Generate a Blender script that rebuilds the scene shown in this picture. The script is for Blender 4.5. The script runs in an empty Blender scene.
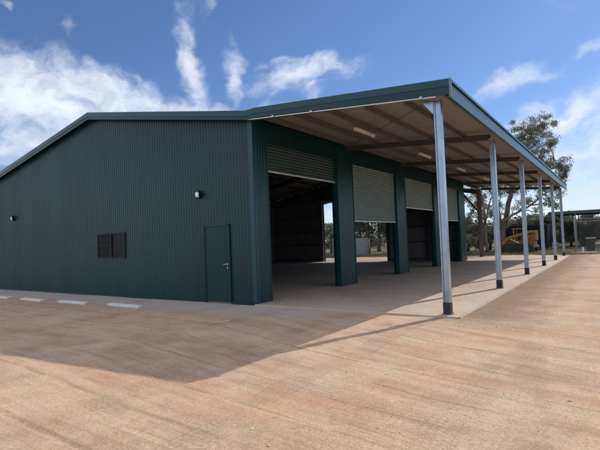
import bpy, bmesh, math, random
from math import sin, cos, tan, radians as R, pi, atan, sqrt
from mathutils import Vector, noise
random.seed(11)
S = bpy.context.scene
C = S.collection

# ------------------------------------------------------------------ camera
F_PX, YAW, PITCH, ROLL = 457.7, 34.598, 2.037, 2.193
CAM = Vector((7.867, -9.303, 1.607))
yw, pt, rl = R(YAW), R(PITCH), R(ROLL)
FW = Vector((-sin(yw)*cos(pt), cos(yw)*cos(pt), sin(pt)))
R0 = Vector((cos(yw), sin(yw), 0)); U0 = R0.cross(FW)
RT = R0*cos(rl) - U0*sin(rl); UP = U0*cos(rl) + R0*sin(rl)
cd = bpy.data.cameras.new('camera'); co = bpy.data.objects.new('camera', cd); C.objects.link(co)
from mathutils import Matrix
M = Matrix((RT, UP, -FW)).transposed().to_4x4(); M.translation = CAM
co.matrix_world = M
cd.sensor_fit = 'HORIZONTAL'; cd.sensor_width = 36; cd.lens = 36*F_PX/600
cd.clip_start = .05; cd.clip_end = 3000
S.camera = co
def ray(px, py): return (FW + RT*(px-300)/F_PX - UP*(py-225)/F_PX).normalized()
def XZ(px, py, Y):
    "real-world x and z, at depth line y=Y, of a place seen at a given bearing (used to lay out the far yard)"
    d = ray(px, py); t = (Y-CAM.y)/d.y; p = CAM + d*t; return p.x, p.z
def XX(px, Y): return XZ(px, 245, Y)[0]

# ------------------------------------------------------------------ materials
def nodes(m):
    m.use_nodes = True; nt = m.node_tree; return nt, nt.nodes, nt.links
def mat(name, col, rough=.6, metal=0, var=.12, vscale=3, bump=0, bscale=40, spec=.5, stretch=(1,1,1), col2=None, coord='Object'):
    m = bpy.data.materials.new(name); nt, N, L = nodes(m)
    b = N['Principled BSDF']; b.inputs['Roughness'].default_value = rough; b.inputs['Metallic'].default_value = metal
    b.inputs['Specular IOR Level'].default_value = spec
    tc = N.new('ShaderNodeTexCoord'); mp = N.new('ShaderNodeMapping'); mp.inputs['Scale'].default_value = stretch
    L.new(tc.outputs[coord], mp.inputs[0])
    nz = N.new('ShaderNodeTexNoise'); nz.inputs['Scale'].default_value = vscale; nz.inputs['Detail'].default_value = 6
    L.new(mp.outputs[0], nz.inputs['Vector'])
    rp = N.new('ShaderNodeValToRGB'); rp.color_ramp.elements[0].position = .3; rp.color_ramp.elements[1].position = .7
    c2 = col2 or tuple(c*(1+var) for c in col); c1 = tuple(c*(1-var) for c in col) if not col2 else col
    rp.color_ramp.elements[0].color = (*c1, 1); rp.color_ramp.elements[1].color = (*c2, 1)
    L.new(nz.outputs[0], rp.inputs[0]); L.new(rp.outputs[0], b.inputs['Base Color'])
    mr = N.new('ShaderNodeMapRange'); mr.inputs['To Min'].default_value = max(0, rough-.08); mr.inputs['To Max'].default_value = min(1, rough+.1)
    L.new(nz.outputs[0], mr.inputs[0]); L.new(mr.outputs[0], b.inputs['Roughness'])
    if bump:
        n2 = N.new('ShaderNodeTexNoise'); n2.inputs['Scale'].default_value = bscale; n2.inputs['Detail'].default_value = 5
        L.new(mp.outputs[0], n2.inputs['Vector'])
        bp = N.new('ShaderNodeBump'); bp.inputs['Strength'].default_value = bump; bp.inputs['Distance'].default_value = .02
        L.new(n2.outputs[0], bp.inputs['Height']); L.new(bp.outputs[0], b.inputs['Normal'])
    return m
GREEN = mat('green_steel', (.004,.034,.036), .33, 0, .12, .9, .06, 1.6, .33, (1,1,.35))
_nt = GREEN.node_tree; _N = _nt.nodes; _L = _nt.links; _b = _N['Principled BSDF']
_tc = _N.new('ShaderNodeTexCoord'); _s = _N.new('ShaderNodeSeparateXYZ'); _L.new(_tc.outputs['Object'], _s.inputs[0])
_d = _N.new('ShaderNodeMath'); _d.operation = 'DIVIDE'; _L.new(_s.outputs[0], _d.inputs[0]); _d.inputs[1].default_value = .805
_f = _N.new('ShaderNodeMath'); _f.operation = 'FLOOR'; _L.new(_d.outputs[0], _f.inputs[0])
_w = _N.new('ShaderNodeTexWhiteNoise'); _w.noise_dimensions = '1D'; _L.new(_f.outputs[0], _w.inputs['W'])
_r = _N.new('ShaderNodeMapRange'); _r.inputs[3].default_value = .86; _r.inputs[4].default_value = 1.14; _L.new(_w.outputs[0], _r.inputs[0])
_src = _b.inputs['Base Color'].links[0].from_socket
_v = _N.new('ShaderNodeVectorMath'); _v.operation = 'SCALE'; _L.new(_src, _v.inputs[0]); _L.new(_r.outputs[0], _v.inputs['Scale']); _L.new(_v.outputs[0], _b.inputs['Base Color'])
GREEN2 = mat('green_flashing', (.006,.046,.058), .34, 0, .08, 1.2, .05, 3, .38)
GREEND = mat('green_door', (.003,.028,.030), .42, 0, .06, 2, .04, 4, .25)
LINER = mat('inner_lining', (.15,.155,.19), .6, 0, .15, 1)
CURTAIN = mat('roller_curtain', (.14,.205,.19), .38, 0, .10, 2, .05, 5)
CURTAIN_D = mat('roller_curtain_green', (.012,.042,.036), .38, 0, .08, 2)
CURT_BAR = mat('curtain_bar', (.5,.52,.5), .4, .6)
GALV = mat('galvanised_steel', (.34,.40,.48), .27, .65, .16, 7, .05, 20, .5, (1,1,.5))
GALVB = mat('galvanised_bright', (.62,.63,.62), .40, .35, .08, 5)
SOFFIT = mat('canopy_underside', (.30,.285,.275), .55, .25, .07, 1.5, 0)
PURLIN = mat('purlin_steel', (.155,.148,.145), .55, .3, .10, 3)
RAFTER = mat('rafter_steel', (.07,.068,.074), .5, .2, .12, 3)
INSTEEL = mat('inner_steel', (.045,.045,.055), .55, .2, .12, 3)
BLACK = mat('black_rubber', (.014,.014,.016), .6, 0, .3, 20)
FRAME = mat('window_frame_black', (.010,.012,.017), .45, 0, .1, 3, 0, 40, .2)
WHITEP = mat('white_lamp_plastic', (.75,.76,.78), .35, 0, .03)
BATTEN = mat('batten_white', (.78,.76,.72), .35, 0, .03)
STOPM = mat('wheel_stop_paint', (.52,.53,.51), .7, 0, .18, 9, .3, 60)
GLASS = bpy.data.materials.new('dark_glass'); nt, N, L = nodes(GLASS); b = N['Principled BSDF']
b.inputs['Base Color'].default_value = (.008,.009,.012,1); b.inputs['Roughness'].default_value = .3; b.inputs['Specular IOR Level'].default_value = .08
gn = N.new('ShaderNodeTexNoise'); gn.inputs['Scale'].default_value = 1.5; gb = N.new('ShaderNodeBump'); gb.inputs['Strength'].default_value = .05
L.new(gn.outputs[0], gb.inputs['Height']); L.new(gb.outputs[0], b.inputs['Normal'])

def mnode(N, L, op, a, b=None, c=None, clamp=False):
    n = N.new('ShaderNodeMath'); n.operation = op; n.use_clamp = clamp
    for i, v in enumerate((a, b, c)):
        if v is None: continue
        if isinstance(v, (int, float)): n.inputs[i].default_value = v
        else: L.new(v, n.inputs[i])
    return n.outputs[0]
def noise_n(N, L, vec, scale, detail=5, rough=.55, dist=0):
    n = N.new('ShaderNodeTexNoise'); n.inputs['Scale'].default_value = scale; n.inputs['Detail'].default_value = detail
    n.inputs['Roughness'].default_value = rough; n.inputs['Distortion'].default_value = dist; L.new(vec, n.inputs['Vector']); return n.outputs[0]
def ramp(N, L, fac, stops, interp='LINEAR'):
    r = N.new('ShaderNodeValToRGB'); r.color_ramp.interpolation = interp; e = r.color_ramp.elements
    while len(e) < len(stops): e.new(.5)
    for el, (p, c) in zip(e, stops): el.position = p; el.color = (*c, 1) if len(c) == 3 else c
    L.new(fac, r.inputs[0]); return r.outputs[0]
def mixc(N, L, fac, a, b, blend='MIX'):
    n = N.new('ShaderNodeMix'); n.data_type = 'RGBA'; n.blend_type = blend
    for s, v in ((n.inputs[0], fac), (n.inputs[6], a), (n.inputs[7], b)):
        if isinstance(v, (int, float)): s.default_value = v
        elif isinstance(v, tuple): s.default_value = (*v, 1)
        else: L.new(v, s)
    return n.outputs[2]
def smooth(N, L, v, lo, hi):
    n = N.new('ShaderNodeMapRange'); n.interpolation_type = 'SMOOTHSTEP'; n.inputs[1].default_value = lo; n.inputs[2].default_value = hi
    L.new(v, n.inputs[0]); return n.outputs[0]

# compacted gravel ground
def ground_mat():
    m = bpy.data.materials.new('compacted_gravel'); nt, N, L = nodes(m); b = N['Principled BSDF']
    b.inputs['Roughness'].default_value = .92; b.inputs['Specular IOR Level'].default_value = .2
    tc = N.new('ShaderNodeTexCoord'); P = tc.outputs['Object']
    sx = N.new('ShaderNodeSeparateXYZ'); L.new(P, sx.inputs[0]); x, y = sx.outputs[0], sx.outputs[1]
    # swept wheel direction: nearly along x, bending away as x grows
    bx = mnode(N, L, 'MULTIPLY', mnode(N, L, 'MAXIMUM', mnode(N, L, 'SUBTRACT', x, .8), 0), mnode(N, L, 'MINIMUM', mnode(N, L, 'MAXIMUM', mnode(N, L, 'ADD', y, 7.6), 0), 4.2))
    v = mnode(N, L, 'ADD', y, mnode(N, L, 'MULTIPLY', bx, .085))
    wob = noise_n(N, L, P, .35, 2)
    v = mnode(N, L, 'ADD', v, mnode(N, L, 'MULTIPLY', wob, .22))
    cb = N.new('ShaderNodeCombineXYZ'); L.new(mnode(N, L, 'MULTIPLY', x, .06), cb.inputs[0]); L.new(v, cb.inputs[1])
    V = cb.outputs[0]
    cb2 = N.new('ShaderNodeCombineXYZ'); L.new(mnode(N, L, 'ADD', x, mnode(N, L, 'MULTIPLY', y, .12)), cb2.inputs[0]); L.new(mnode(N, L, 'MULTIPLY', y, .06), cb2.inputs[1])
    V2 = cb2.outputs[0]
    big = noise_n(N, L, P, .45, 4)
    mid = noise_n(N, L, P, 2.5, 6, .6)
    base = ramp(N, L, mid, [(.28,(.325,.213,.142)),(.5,(.405,.273,.185)),(.75,(.485,.35,.25))])
    base = mixc(N, L, mnode(N, L, 'MULTIPLY', smooth(N, L, big, .50, .66), .70), base, (.43,.235,.135))
    base = mixc(N, L, mnode(N, L, 'MULTIPLY', smooth(N, L, noise_n(N, L, P, .8, 3), .5, .66), .4), base, (.52,.40,.285))
    msk = smooth(N, L, noise_n(N, L, P, .55, 4), .38, .62)
    msk2 = smooth(N, L, noise_n(N, L, P, 1.1, 5, .6), .42, .60)
    st = noise_n(N, L, V, 1.6, 6, .62)
    base = mixc(N, L, mnode(N, L, 'MULTIPLY', smooth(N, L, st, .40, .60), .66), base, (.50,.355,.24))
    st3 = noise_n(N, L, V, 8, 5, .65)
    st4 = noise_n(N, L, V, 26, 3, .6)
    base = mixc(N, L, mnode(N, L, 'MULTIPLY', mnode(N, L, 'MULTIPLY', smooth(N, L, st3, .46, .64), msk), .68), base, (.33,.215,.145))
    base = mixc(N, L, mnode(N, L, 'MULTIPLY', mnode(N, L, 'MULTIPLY', smooth(N, L, st4, .50, .68), msk2), .34), base, (.27,.175,.115))
    # distinct wheel ruts
    w = N.new('ShaderNodeTexWave'); w.wave_type = 'BANDS'; w.bands_direction = 'Y'; w.inputs['Scale'].default_value = .34
    w.inputs['Distortion'].default_value = .5; w.inputs['Detail'].default_value = 2; w.inputs['Detail Scale'].default_value = .8
    L.new(V, w.inputs['Vector'])
    rut = mnode(N, L, 'MULTIPLY', smooth(N, L, w.outputs[1], .975, .999), smooth(N, L, noise_n(N, L, P, .9, 3), .38, .58))
    w2 = N.new('ShaderNodeTexWave'); w2.wave_type = 'BANDS'; w2.bands_direction = 'X'; w2.inputs['Scale'].default_value = .12
    w2.inputs['Distortion'].default_value = .6; w2.inputs['Detail'].default_value = 2; L.new(V2, w2.inputs['Vector'])
    gx = mnode(N, L, 'MULTIPLY', smooth(N, L, x, 5.0, 6.5), smooth(N, L, noise_n(N, L, P, .7, 3), .42, .6))
    rut2 = mnode(N, L, 'MULTIPLY', smooth(N, L, w2.outputs[1], .90, .99), gx)
    ruts = mnode(N, L, 'MAXIMUM', rut, mnode(N, L, 'MULTIPLY', rut2, .8))
    base = mixc(N, L, mnode(N, L, 'MULTIPLY', ruts, .42), base, (.22,.14,.095))
    # loose darker spoil beside the slab edge
    edge = mnode(N, L, 'MULTIPLY', mnode(N, L, 'SUBTRACT', 1, smooth(N, L, mnode(N, L, 'ADD', x, mnode(N, L, 'MULTIPLY', mid, .9)), 6.1, 7.3)), smooth(N, L, y, -1.2, .6))
    edge = mnode(N, L, 'MULTIPLY', edge, smooth(N, L, x, 4.6, 5.2))
    base = mixc(N, L, mnode(N, L, 'MULTIPLY', edge, .85), base, (.21,.135,.092))
    # grey crusher dust beside the gable wall
    ap = mnode(N, L, 'SUBTRACT', 1, smooth(N, L, mnode(N, L, 'ADD', mnode(N, L, 'ABSOLUTE', mnode(N, L, 'ADD', y, .2)), mnode(N, L, 'MULTIPLY', mid, 1.3)), 1.2, 2.6))
    ap = mnode(N, L, 'MULTIPLY', ap, mnode(N, L, 'SUBTRACT', 1, smooth(N, L, mnode(N, L, 'ADD', x, big), 1.8, 4.4)))
    base = mixc(N, L, mnode(N, L, 'MULTIPLY', ap, .75), base, (.38,.35,.335))
    # grass and leaf litter beyond the yard
    far = smooth(N, L, mnode(N, L, 'ADD', y, mnode(N, L, 'MULTIPLY', big, 1.6)), 28.0, 29.2)
    veg = ramp(N, L, noise_n(N, L, P, 1.1, 5), [(.3,(.06,.055,.03)),(.55,(.12,.10,.06)),(.75,(.22,.16,.10))])
    base = mixc(N, L, far, base, veg)
    # grains
    vo = N.new('ShaderNodeTexVoronoi'); vo.inputs['Scale'].default_value = 75; L.new(P, vo.inputs['Vector'])
    vg = N.new('ShaderNodeRGBToBW'); L.new(vo.outputs['Color'], vg.inputs[0])
    g1 = mixc(N, L, 1.0, base, ramp(N, L, vg.outputs[0], [(.1,(.80,.79,.78)),(.5,(1,1,1)),(.95,(1.16,1.15,1.13))]), 'MULTIPLY')
    vo2 = N.new('ShaderNodeTexVoronoi'); vo2.inputs['Scale'].default_value = 22; L.new(P, vo2.inputs['Vector'])
    vg2 = N.new('ShaderNodeRGBToBW'); L.new(vo2.outputs['Color'], vg2.inputs[0])
    g1 = mixc(N, L, .3, g1, ramp(N, L, vg2.outputs[0], [(.1,(.8,.79,.78)),(.5,(1,1,1)),(.95,(1.15,1.14,1.1))]), 'MULTIPLY')
    L.new(g1, b.inputs['Base Color'])
    h = mnode(N, L, 'ADD', mnode(N, L, 'MULTIPLY', mid, .35), mnode(N, L, 'MULTIPLY', st, .55))
    h = mnode(N, L, 'ADD', h, mnode(N, L, 'MULTIPLY', st3, .36))
    h = mnode(N, L, 'SUBTRACT', h, mnode(N, L, 'MULTIPLY', st4, .16))
    h = mnode(N, L, 'SUBTRACT', h, mnode(N, L, 'MULTIPLY', ruts, .15))
    # tyre tread lugs pressed across the lanes
    tr = N.new('ShaderNodeTexWave'); tr.bands_direction = 'X'; tr.inputs['Scale'].default_value = 4.2; tr.inputs['Distortion'].default_value = 1.5; L.new(P, tr.inputs['Vector'])
    tx = mnode(N, L, 'ADD', x, mnode(N, L, 'MULTIPLY', mnode(N, L, 'SUBTRACT', noise_n(N, L, P, .25, 1), .5), 1.2))
    lug = mnode(N, L, 'ABSOLUTE', mnode(N, L, 'SUBTRACT', mnode(N, L, 'FRACT', mnode(N, L, 'MULTIPLY', mnode(N, L, 'ADD', y, mnode(N, L, 'MULTIPLY', mnode(N, L, 'ABSOLUTE', mnode(N, L, 'SUBTRACT', mnode(N, L, 'FRACT', mnode(N, L, 'MULTIPLY', tx, 1.9)), .5)), .35)), 15)), .5))
    groove = mnode(N, L, 'LESS_THAN', mnode(N, L, 'FRACT', mnode(N, L, 'MULTIPLY', tx, 14)), .22)
    lane_b = mnode(N, L, 'MULTIPLY', smooth(N, L, mnode(N, L, 'FRACT', mnode(N, L, 'MULTIPLY', tx, .55)), .52, .56), smooth(N, L, mnode(N, L, 'FRACT', mnode(N, L, 'MULTIPLY', tx, .55)), .78, .74))
    lane_b = mnode(N, L, 'MULTIPLY', lane_b, smooth(N, L, noise_n(N, L, P, .55, 3), .40, .54))
    tread = mnode(N, L, 'MULTIPLY', mnode(N, L, 'MAXIMUM', mnode(N, L, 'LESS_THAN', lug, .16), groove), lane_b)
    h = mnode(N, L, 'SUBTRACT', h, mnode(N, L, 'MULTIPLY', tread, .40))
    g1 = mixc(N, L, mnode(N, L, 'MULTIPLY', tread, .26), g1, (.24,.155,.10)); L.new(g1, b.inputs['Base Color'])
    lane = mnode(N, L, 'MULTIPLY', smooth(N, L, noise_n(N, L, V, .9, 2), .50, .60), smooth(N, L, mid, .40, .60))
    h = mnode(N, L, 'ADD', h, mnode(N, L, 'MULTIPLY', mnode(N, L, 'MULTIPLY', tr.outputs[1], lane), .12))
    h = mnode(N, L, 'ADD', h, mnode(N, L, 'MULTIPLY', noise_n(N, L, P, 28, 6, .7), .30))
    h = mnode(N, L, 'SUBTRACT', h, mnode(N, L, 'MULTIPLY', vo.outputs['Distance'], .16))
    bp = N.new('ShaderNodeBump'); bp.inputs['Strength'].default_value = .85; bp.inputs['Distance'].default_value = .035
    L.new(h, bp.inputs['Height']); L.new(bp.outputs[0], b.inputs['Normal'])
    return m
GROUND = ground_mat()

def slab_mat():
    m = bpy.data.materials.new('dusty_concrete'); nt, N, L = nodes(m); b = N['Principled BSDF']
    b.inputs['Roughness'].default_value = .72; b.inputs['Specular IOR Level'].default_value = .35
    tc = N.new('ShaderNodeTexCoord'); P = tc.outputs['Object']
    sx = N.new('ShaderNodeSeparateXYZ'); L.new(P, sx.inputs[0])
    a = noise_n(N, L, P, .6, 6, .6); c = noise_n(N, L, P, 4, 6, .65)
    base = ramp(N, L, a, [(.3,(.37,.27,.205)),(.5,(.42,.33,.265)),(.72,(.47,.385,.32))])
    base = mixc(N, L, .5, base, ramp(N, L, c, [(.3,(.75,.74,.73)),(.6,(1,1,1))]), 'MULTIPLY')
    base = mixc(N, L, mnode(N, L, 'MULTIPLY', smooth(N, L, noise_n(N, L, P, 1.3, 4), .55, .7), .35), base, (.40,.25,.16))
    j = None
    for ax, off in ((1, .1), (0, .2)):
        f = mnode(N, L, 'ABSOLUTE', mnode(N, L, 'SUBTRACT', mnode(N, L, 'FRACT', mnode(N, L, 'ADD', mnode(N, L, 'DIVIDE', mnode(N, L, 'SUBTRACT', sx.outputs[ax], off), 5.04), .5)), .5))
        g = mnode(N, L, 'LESS_THAN', f, .0016); j = g if j is None else mnode(N, L, 'MAXIMUM', j, g)
    base = mixc(N, L, mnode(N, L, 'MULTIPLY', j, .75), base, (.08,.065,.055))
    L.new(base, b.inputs['Base Color'])
    bp = N.new('ShaderNodeBump'); bp.inputs['Strength'].default_value = .35; bp.inputs['Distance'].default_value = .006
    L.new(mnode(N, L, 'SUBTRACT', noise_n(N, L, P, 60, 5), mnode(N, L, 'MULTIPLY', j, 1)), bp.inputs['Height']); L.new(bp.outputs[0], b.inputs['Normal'])
    return m
SLAB = slab_mat()

def leaf_mat(name, c1, c2, c3):
    m = bpy.data.materials.new(name); nt, N, L = nodes(m); b = N['Principled BSDF']
    g = N.new('ShaderNodeNewGeometry')
    tc = N.new('ShaderNodeTexCoord')
    f = mnode(N, L, 'ADD', mnode(N, L, 'MULTIPLY', g.outputs['Random Per Island'], .6), mnode(N, L, 'MULTIPLY', noise_n(N, L, tc.outputs['Object'], .7, 3), .4))
    L.new(ramp(N, L, f, [(.2,c1),(.5,c2),(.85,c3)]), b.inputs['Base Color'])
    b.inputs['Roughness'].default_value = .5; b.inputs['Specular IOR Level'].default_value = .4
    tr = N.new('ShaderNodeBsdfTranslucent'); tr.inputs[0].default_value = (*[c*1.6 for c in c3], 1)
    mx = N.new('ShaderNodeMixShader'); mx.inputs[0].default_value = .3
    L.new(b.outputs[0], mx.inputs[1]); L.new(tr.outputs[0], mx.inputs[2]); L.new(mx.outputs[0], N['Material Output'].inputs[0])
    return m
LEAF_GUM = leaf_mat('gum_leaves', (.065,.075,.045), (.11,.122,.075), (.17,.18,.12))
LEAF_DARK = leaf_mat('dark_leaves', (.026,.036,.022), (.045,.058,.036), (.075,.088,.055))
LEAF_DRY = leaf_mat('dry_grass', (.10,.08,.045), (.17,.135,.075), (.085,.09,.05))
BARK = mat('gum_bark', (.17,.125,.11), .85, 0, .35, 6, .5, 15, .2, (1,1,.25))
BARK_D = mat('dark_bark', (.07,.055,.045), .85, 0, .35, 6, .5, 15, .2, (1,1,.25))

# ------------------------------------------------------------------ object helpers
def tag(o, label=None, cat=None, group=None, kind=None):
    if label: o['label'] = label
    if cat: o['category'] = cat
    if group: o['group'] = group
    if kind: o['kind'] = kind
    return o
def empty(name, loc=(0,0,0), rz=0, label=None, cat=None, group=None):
    o = bpy.data.objects.new(name, None); C.objects.link(o); o.location = loc; o.rotation_euler = (0,0,rz)
    o.empty_display_size = .2
    return tag(o, label, cat, group)
class MB:
    def __init__(s): s.v = []; s.f = []; s.mi = []
    def add(s, vs, fs, mi=0):
        k = len(s.v); s.v += [tuple(v) for v in vs]; s.f += [tuple(i+k for i in f) for f in fs]; s.mi += [mi]*len(fs); return s
    def box(s, x0, x1, y0, y1, z0, z1, mi=0):
        vs = [(x,y,z) for z in (z0,z1) for y in (y0,y1) for x in (x0,x1)]
        return s.add(vs, [(0,2,3,1),(4,5,7,6),(0,1,5,4),(2,6,7,3),(0,4,6,2),(1,3,7,5)], mi)
    def bar(s, a, b, w, h, mi=0, up=(0,0,1)):
        a, b = Vector(a), Vector(b); d = (b-a).normalized(); u = Vector(up)
        if abs(d.dot(u)) > .98: u = Vector((1,0,0))
        r = d.cross(u).normalized()*w/2; u = r.cross(d).normalized()*h/2
        vs = [p+sx*r+sz*u for p in (a,b) for sx, sz in ((-1,-1),(1,-1),(1,1),(-1,1))]
        return s.add(vs, [(3,2,1,0),(4,5,6,7),(0,1,5,4),(1,2,6,5),(2,3,7,6),(3,0,4,7)], mi)
    def tube(s, pts, rad, n=8, mi=0, cap=True):
        pts = [Vector(p) for p in pts]; rad = rad if isinstance(rad, (list,tuple)) else [rad]*len(pts)
        k = len(s.v); fs = []; ref = None
        for i, p in enumerate(pts):
            d = (pts[min(i+1,len(pts)-1)]-pts[max(i-1,0)]).normalized()
            if ref is None: ref = d.orthogonal().normalized()
            ref = (ref-d*ref.dot(d)).normalized(); q = d.cross(ref)
            s.v += [tuple(p+(ref*cos(2*pi*j/n)+q*sin(2*pi*j/n))*rad[i]) for j in range(n)]
        for i in range(len(pts)-1):
            for j in range(n): fs.append((k+i*n+j, k+i*n+(j+1)%n, k+(i+1)*n+(j+1)%n, k+(i+1)*n+j))
        if cap: fs.append(tuple(k+j for j in reversed(range(n)))); fs.append(tuple(k+(len(pts)-1)*n+j for j in range(n)))
        s.f += fs; s.mi += [mi]*len(fs); return s
    def prism(s, poly, axis, a, b, mi=0):
        "extrude a closed 2-D outline along axis (0=x,1=y,2=z)"
        def P(p, t): return {0:(t,p[0],p[1]), 1:(p[0],t,p[1]), 2:(p[0],p[1],t)}[axis]
        n = len(poly); vs = [P(p,a) for p in poly]+[P(p,b) for p in poly]
        return s.add(vs, [tuple(range(n))[::-1], tuple(range(n,2*n))]+[(i,(i+1)%n,n+(i+1)%n,n+i) for i in range(n)], mi)
    def sheet(s, o, u, vdir, nrm, L_, lo, hi, pitch=.19, ht=.029, holes=(), thick=.004, mi=0):
        "profiled steel sheet: ribs run along vdir and repeat along u; lo(u), hi(u) bound it"
        o, u, vdir, nrm = map(Vector, (o,u,vdir,nrm)); prof = []
        k = 0
        while k*pitch < L_+pitch:
            a = k*pitch
            for du, d in ((0,ht),(.16*pitch,ht),(.28*pitch,0),(.50*pitch,0),(.53*pitch,ht*.14),(.60*pitch,ht*.14),(.63*pitch,0),(.88*pitch,0)): prof.append((a+du, d))
            k += 1
        cuts = sorted({0, L_} | {c for h in holes for c in h[:2]})
        def D(t):
            for (a,da),(b,db) in zip(prof, prof[1:]):
                if a <= t <= b: return da+(db-da)*(t-a)/max(b-a,1e-9)
            return 0
        us = sorted({round(t,5) for t,_ in prof if 0 < t < L_} | {round(c,5) for c in cuts})
        dd = [D(t) for t in us]
        for (a,da),(b,db) in zip(zip(us,dd), list(zip(us,dd))[1:]):
            m = (a+b)/2; segs = [(0,1)]
            l0, l1, h0, h1 = lo(a), lo(b), hi(a), hi(b)
            hs = [h for h in holes if h[0] <= m <= h[1]]
            zs = [(l0,l1)]
            for h in sorted(hs, key=lambda q:q[2]): zs += [(h[2],h[2]),(h[3],h[3])]
            zs.append((h0,h1))
            for i in range(0, len(zs), 2):
                (p0,p1),(q0,q1) = zs[i], zs[i+1]
                if q0-p0 < 1e-4 and q1-p1 < 1e-4: continue
                s.add([o+u*a+vdir*p0+nrm*da, o+u*b+vdir*p1+nrm*db, o+u*b+vdir*q1+nrm*db, o+u*a+vdir*q0+nrm*da], [(0,1,2,3)], mi)
        return s
    def build(s, name, m, parent=None, smooth=False, bevel=0, weld=False):
        me = bpy.data.meshes.new(name); me.from_pydata(s.v, [], s.f); me.validate()
        ms = m if isinstance(m, (list,tuple)) else [m]
        for q in ms: me.materials.append(q)
        if len(ms) > 1:
            for p, i in zip(me.polygons, s.mi): p.material_index = i
        if smooth:
            for p in me.polygons: p.use_smooth = True
        o = bpy.data.objects.new(name, me); C.objects.link(o)
        if parent: o.parent = parent
        if bevel:
            bv = o.modifiers.new('bevel', 'BEVEL'); bv.width = bevel; bv.segments = 2; bv.limit_method = 'ANGLE'
        return o
def rel(o, root):   # geometry is written in world space; shift it into the thing's own frame
    d = Vector(root.location)
    for v in o.data.vertices: v.co -= d
    return o

# ------------------------------------------------------------------ setting
g = MB()
# one sheet, dense near the camera and gently uneven, out to the horizon
import itertools
def axis(lo, hi, c, near, far):
    a = [c]; st = near
    while a[-1] < hi: a.append(a[-1]+st); st *= 1.12 if a[-1]-c > 9 else 1
    b_ = [c]; st = near
    while b_[-1] > lo: b_.append(b_[-1]-st); st *= 1.12 if c-b_[-1] > 9 else 1
    return sorted(set(b_+a))
xs = axis(-900, 900, 5.5, .14, 0); ys = axis(-600, 1500, -5.0, .14, 0)
def gz(x, y):
    base = -.035
    d = min(1, max(0, (max(abs(x+5)-11, abs(y-12)-13))/1.2)) if (-17 < x < 7 and -2 < y < 27) else 1
    inside = (-15.2 < x < 5.15 and .12 < y < 25.4)
    if inside: return -.06
    n = noise.noise(Vector((x*.5, y*.9, 0)))*.018 + noise.noise(Vector((x*1.3, y*3.5, 4)))*.010
    edge = min(abs(x-5.3) if y > -.3 else 9, 9)
    return base + n*min(1, 1.5/ max(1, (abs(y)+abs(x))/30)) 
vs = [(x,y,gz(x,y)) for y in ys for x in xs]; nx = len(xs)
fs = [(j*nx+i, j*nx+i+1, (j+1)*nx+i+1, (j+1)*nx+i) for j in range(len(ys)-1) for i in range(nx-1)]
g.add(vs, fs); tag(g.build('ground', GROUND, smooth=True), kind='structure')
s_ = MB(); s_.prism([(-15.35,.03),(0.0,.03),(0.0,-.12),(5.28,-.12),(5.28,25.55),(-15.35,25.55)], 2, -.15, 0); tag(s_.build('concrete_slab', SLAB, bevel=.008), kind='structure')

def stone_mesh(mb, x, y, z, r):
    a = random.random()*6.28; k = len(mb.v)
    sx, sy, sz = r*random.uniform(.7,1.3), r*random.uniform(.6,1), r*random.uniform(.4,.75)
    vs = []
    for i, (px, py, pz) in enumerate(((0,0,1),(1,0,.1),(.3,.95,0),(-.8,.6,.15),(-.8,-.6,0),(.3,-.95,.1),(0,0,-.8))):
        q = random.uniform(.8,1.2); X = px*sx*q; Y = py*sy*q
        vs.append((x+X*cos(a)-Y*sin(a), y+X*sin(a)+Y*cos(a), z+pz*sz*q))
    mb.add(vs, [(0,1,2),(0,2,3),(0,3,4),(0,4,5),(0,5,1),(6,2,1),(6,3,2),(6,4,3),(6,5,4),(6,1,5)])
PEB = mat('pebble_stone', (.40,.27,.18), .85, 0, .3, 30, 0, 40, .2, (1,1,1), (.60,.50,.40))
p_ = MB(); n = 0
while n < 6000:
    d = 1.8+random.random()**1.7*16; th = R(90+YAW+random.uniform(-40,40))
    x = CAM.x+d*cos(th); y = CAM.y+d*sin(th)
    if (-15.5 < x < 5.3 and y > -.15): continue
    cl = noise.noise(Vector((x*.35,y*1.1,7)))
    if cl < random.uniform(-.5,.35): continue
    r = random.choice((.003,.004,.004,.005,.006,.008)) * (1+d*.03)
    if random.random() < .004: r = .022
    stone_mesh(p_, x, y, gz(x,y)+r*.2, r); n += 1
# coarser spoil along the slab edge
for i in range(1900):
    y = -1+random.random()**1.3*22; x = 5.32+abs(random.gauss(0,.45)); r = random.choice((.005,.006,.008,.009,.012,.016))
    stone_mesh(p_, x, y, gz(x,y)+r*.2, r)
tag(p_.build('gravel', PEB), kind='stuff')

# faint parking lines and wheel stops
LINE = bpy.data.materials.new('worn_line_paint'); nt, N, L = nodes(LINE); b = N['Principled BSDF']; b.inputs['Roughness'].default_value = .9
tc = N.new('ShaderNodeTexCoord'); f = smooth(N, L, noise_n(N, L, tc.outputs['Object'], 5, 5, .7), .42, .60)
L.new(mixc(N, L, f, (.33,.25,.20), (.50,.48,.44)), b.inputs['Base Color'])
pl = MB()
for x, y0, y1 in ((-10.4,-3.2,-2.4),(-7.9,-3.2,-2.4),(-4.95,-3.2,-2.5),(-2.25,-3.0,-2.3),(.87,-2.6,-1.8)):
    nseg = 8
    for i in range(nseg):
        ya, yb = y0+(y1-y0)*i/nseg, y0+(y1-y0)*(i+1)/nseg
        pl.add([(x-.04,ya,gz(x,ya)+.006),(x+.04,ya,gz(x,ya)+.006),(x+.04,yb,gz(x,yb)+.006),(x-.04,yb,gz(x,yb)+.006)], [(0,1,2,3)])
tag(pl.build('parking_lines', LINE), kind='structure')
ws = MB(); zt = .035
ws.prism([(-.085,-.03),(.085,-.03),(.075,.05),(.05,zt),(-.05,zt),(-.075,.05)], 0, -.74, .74)
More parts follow.
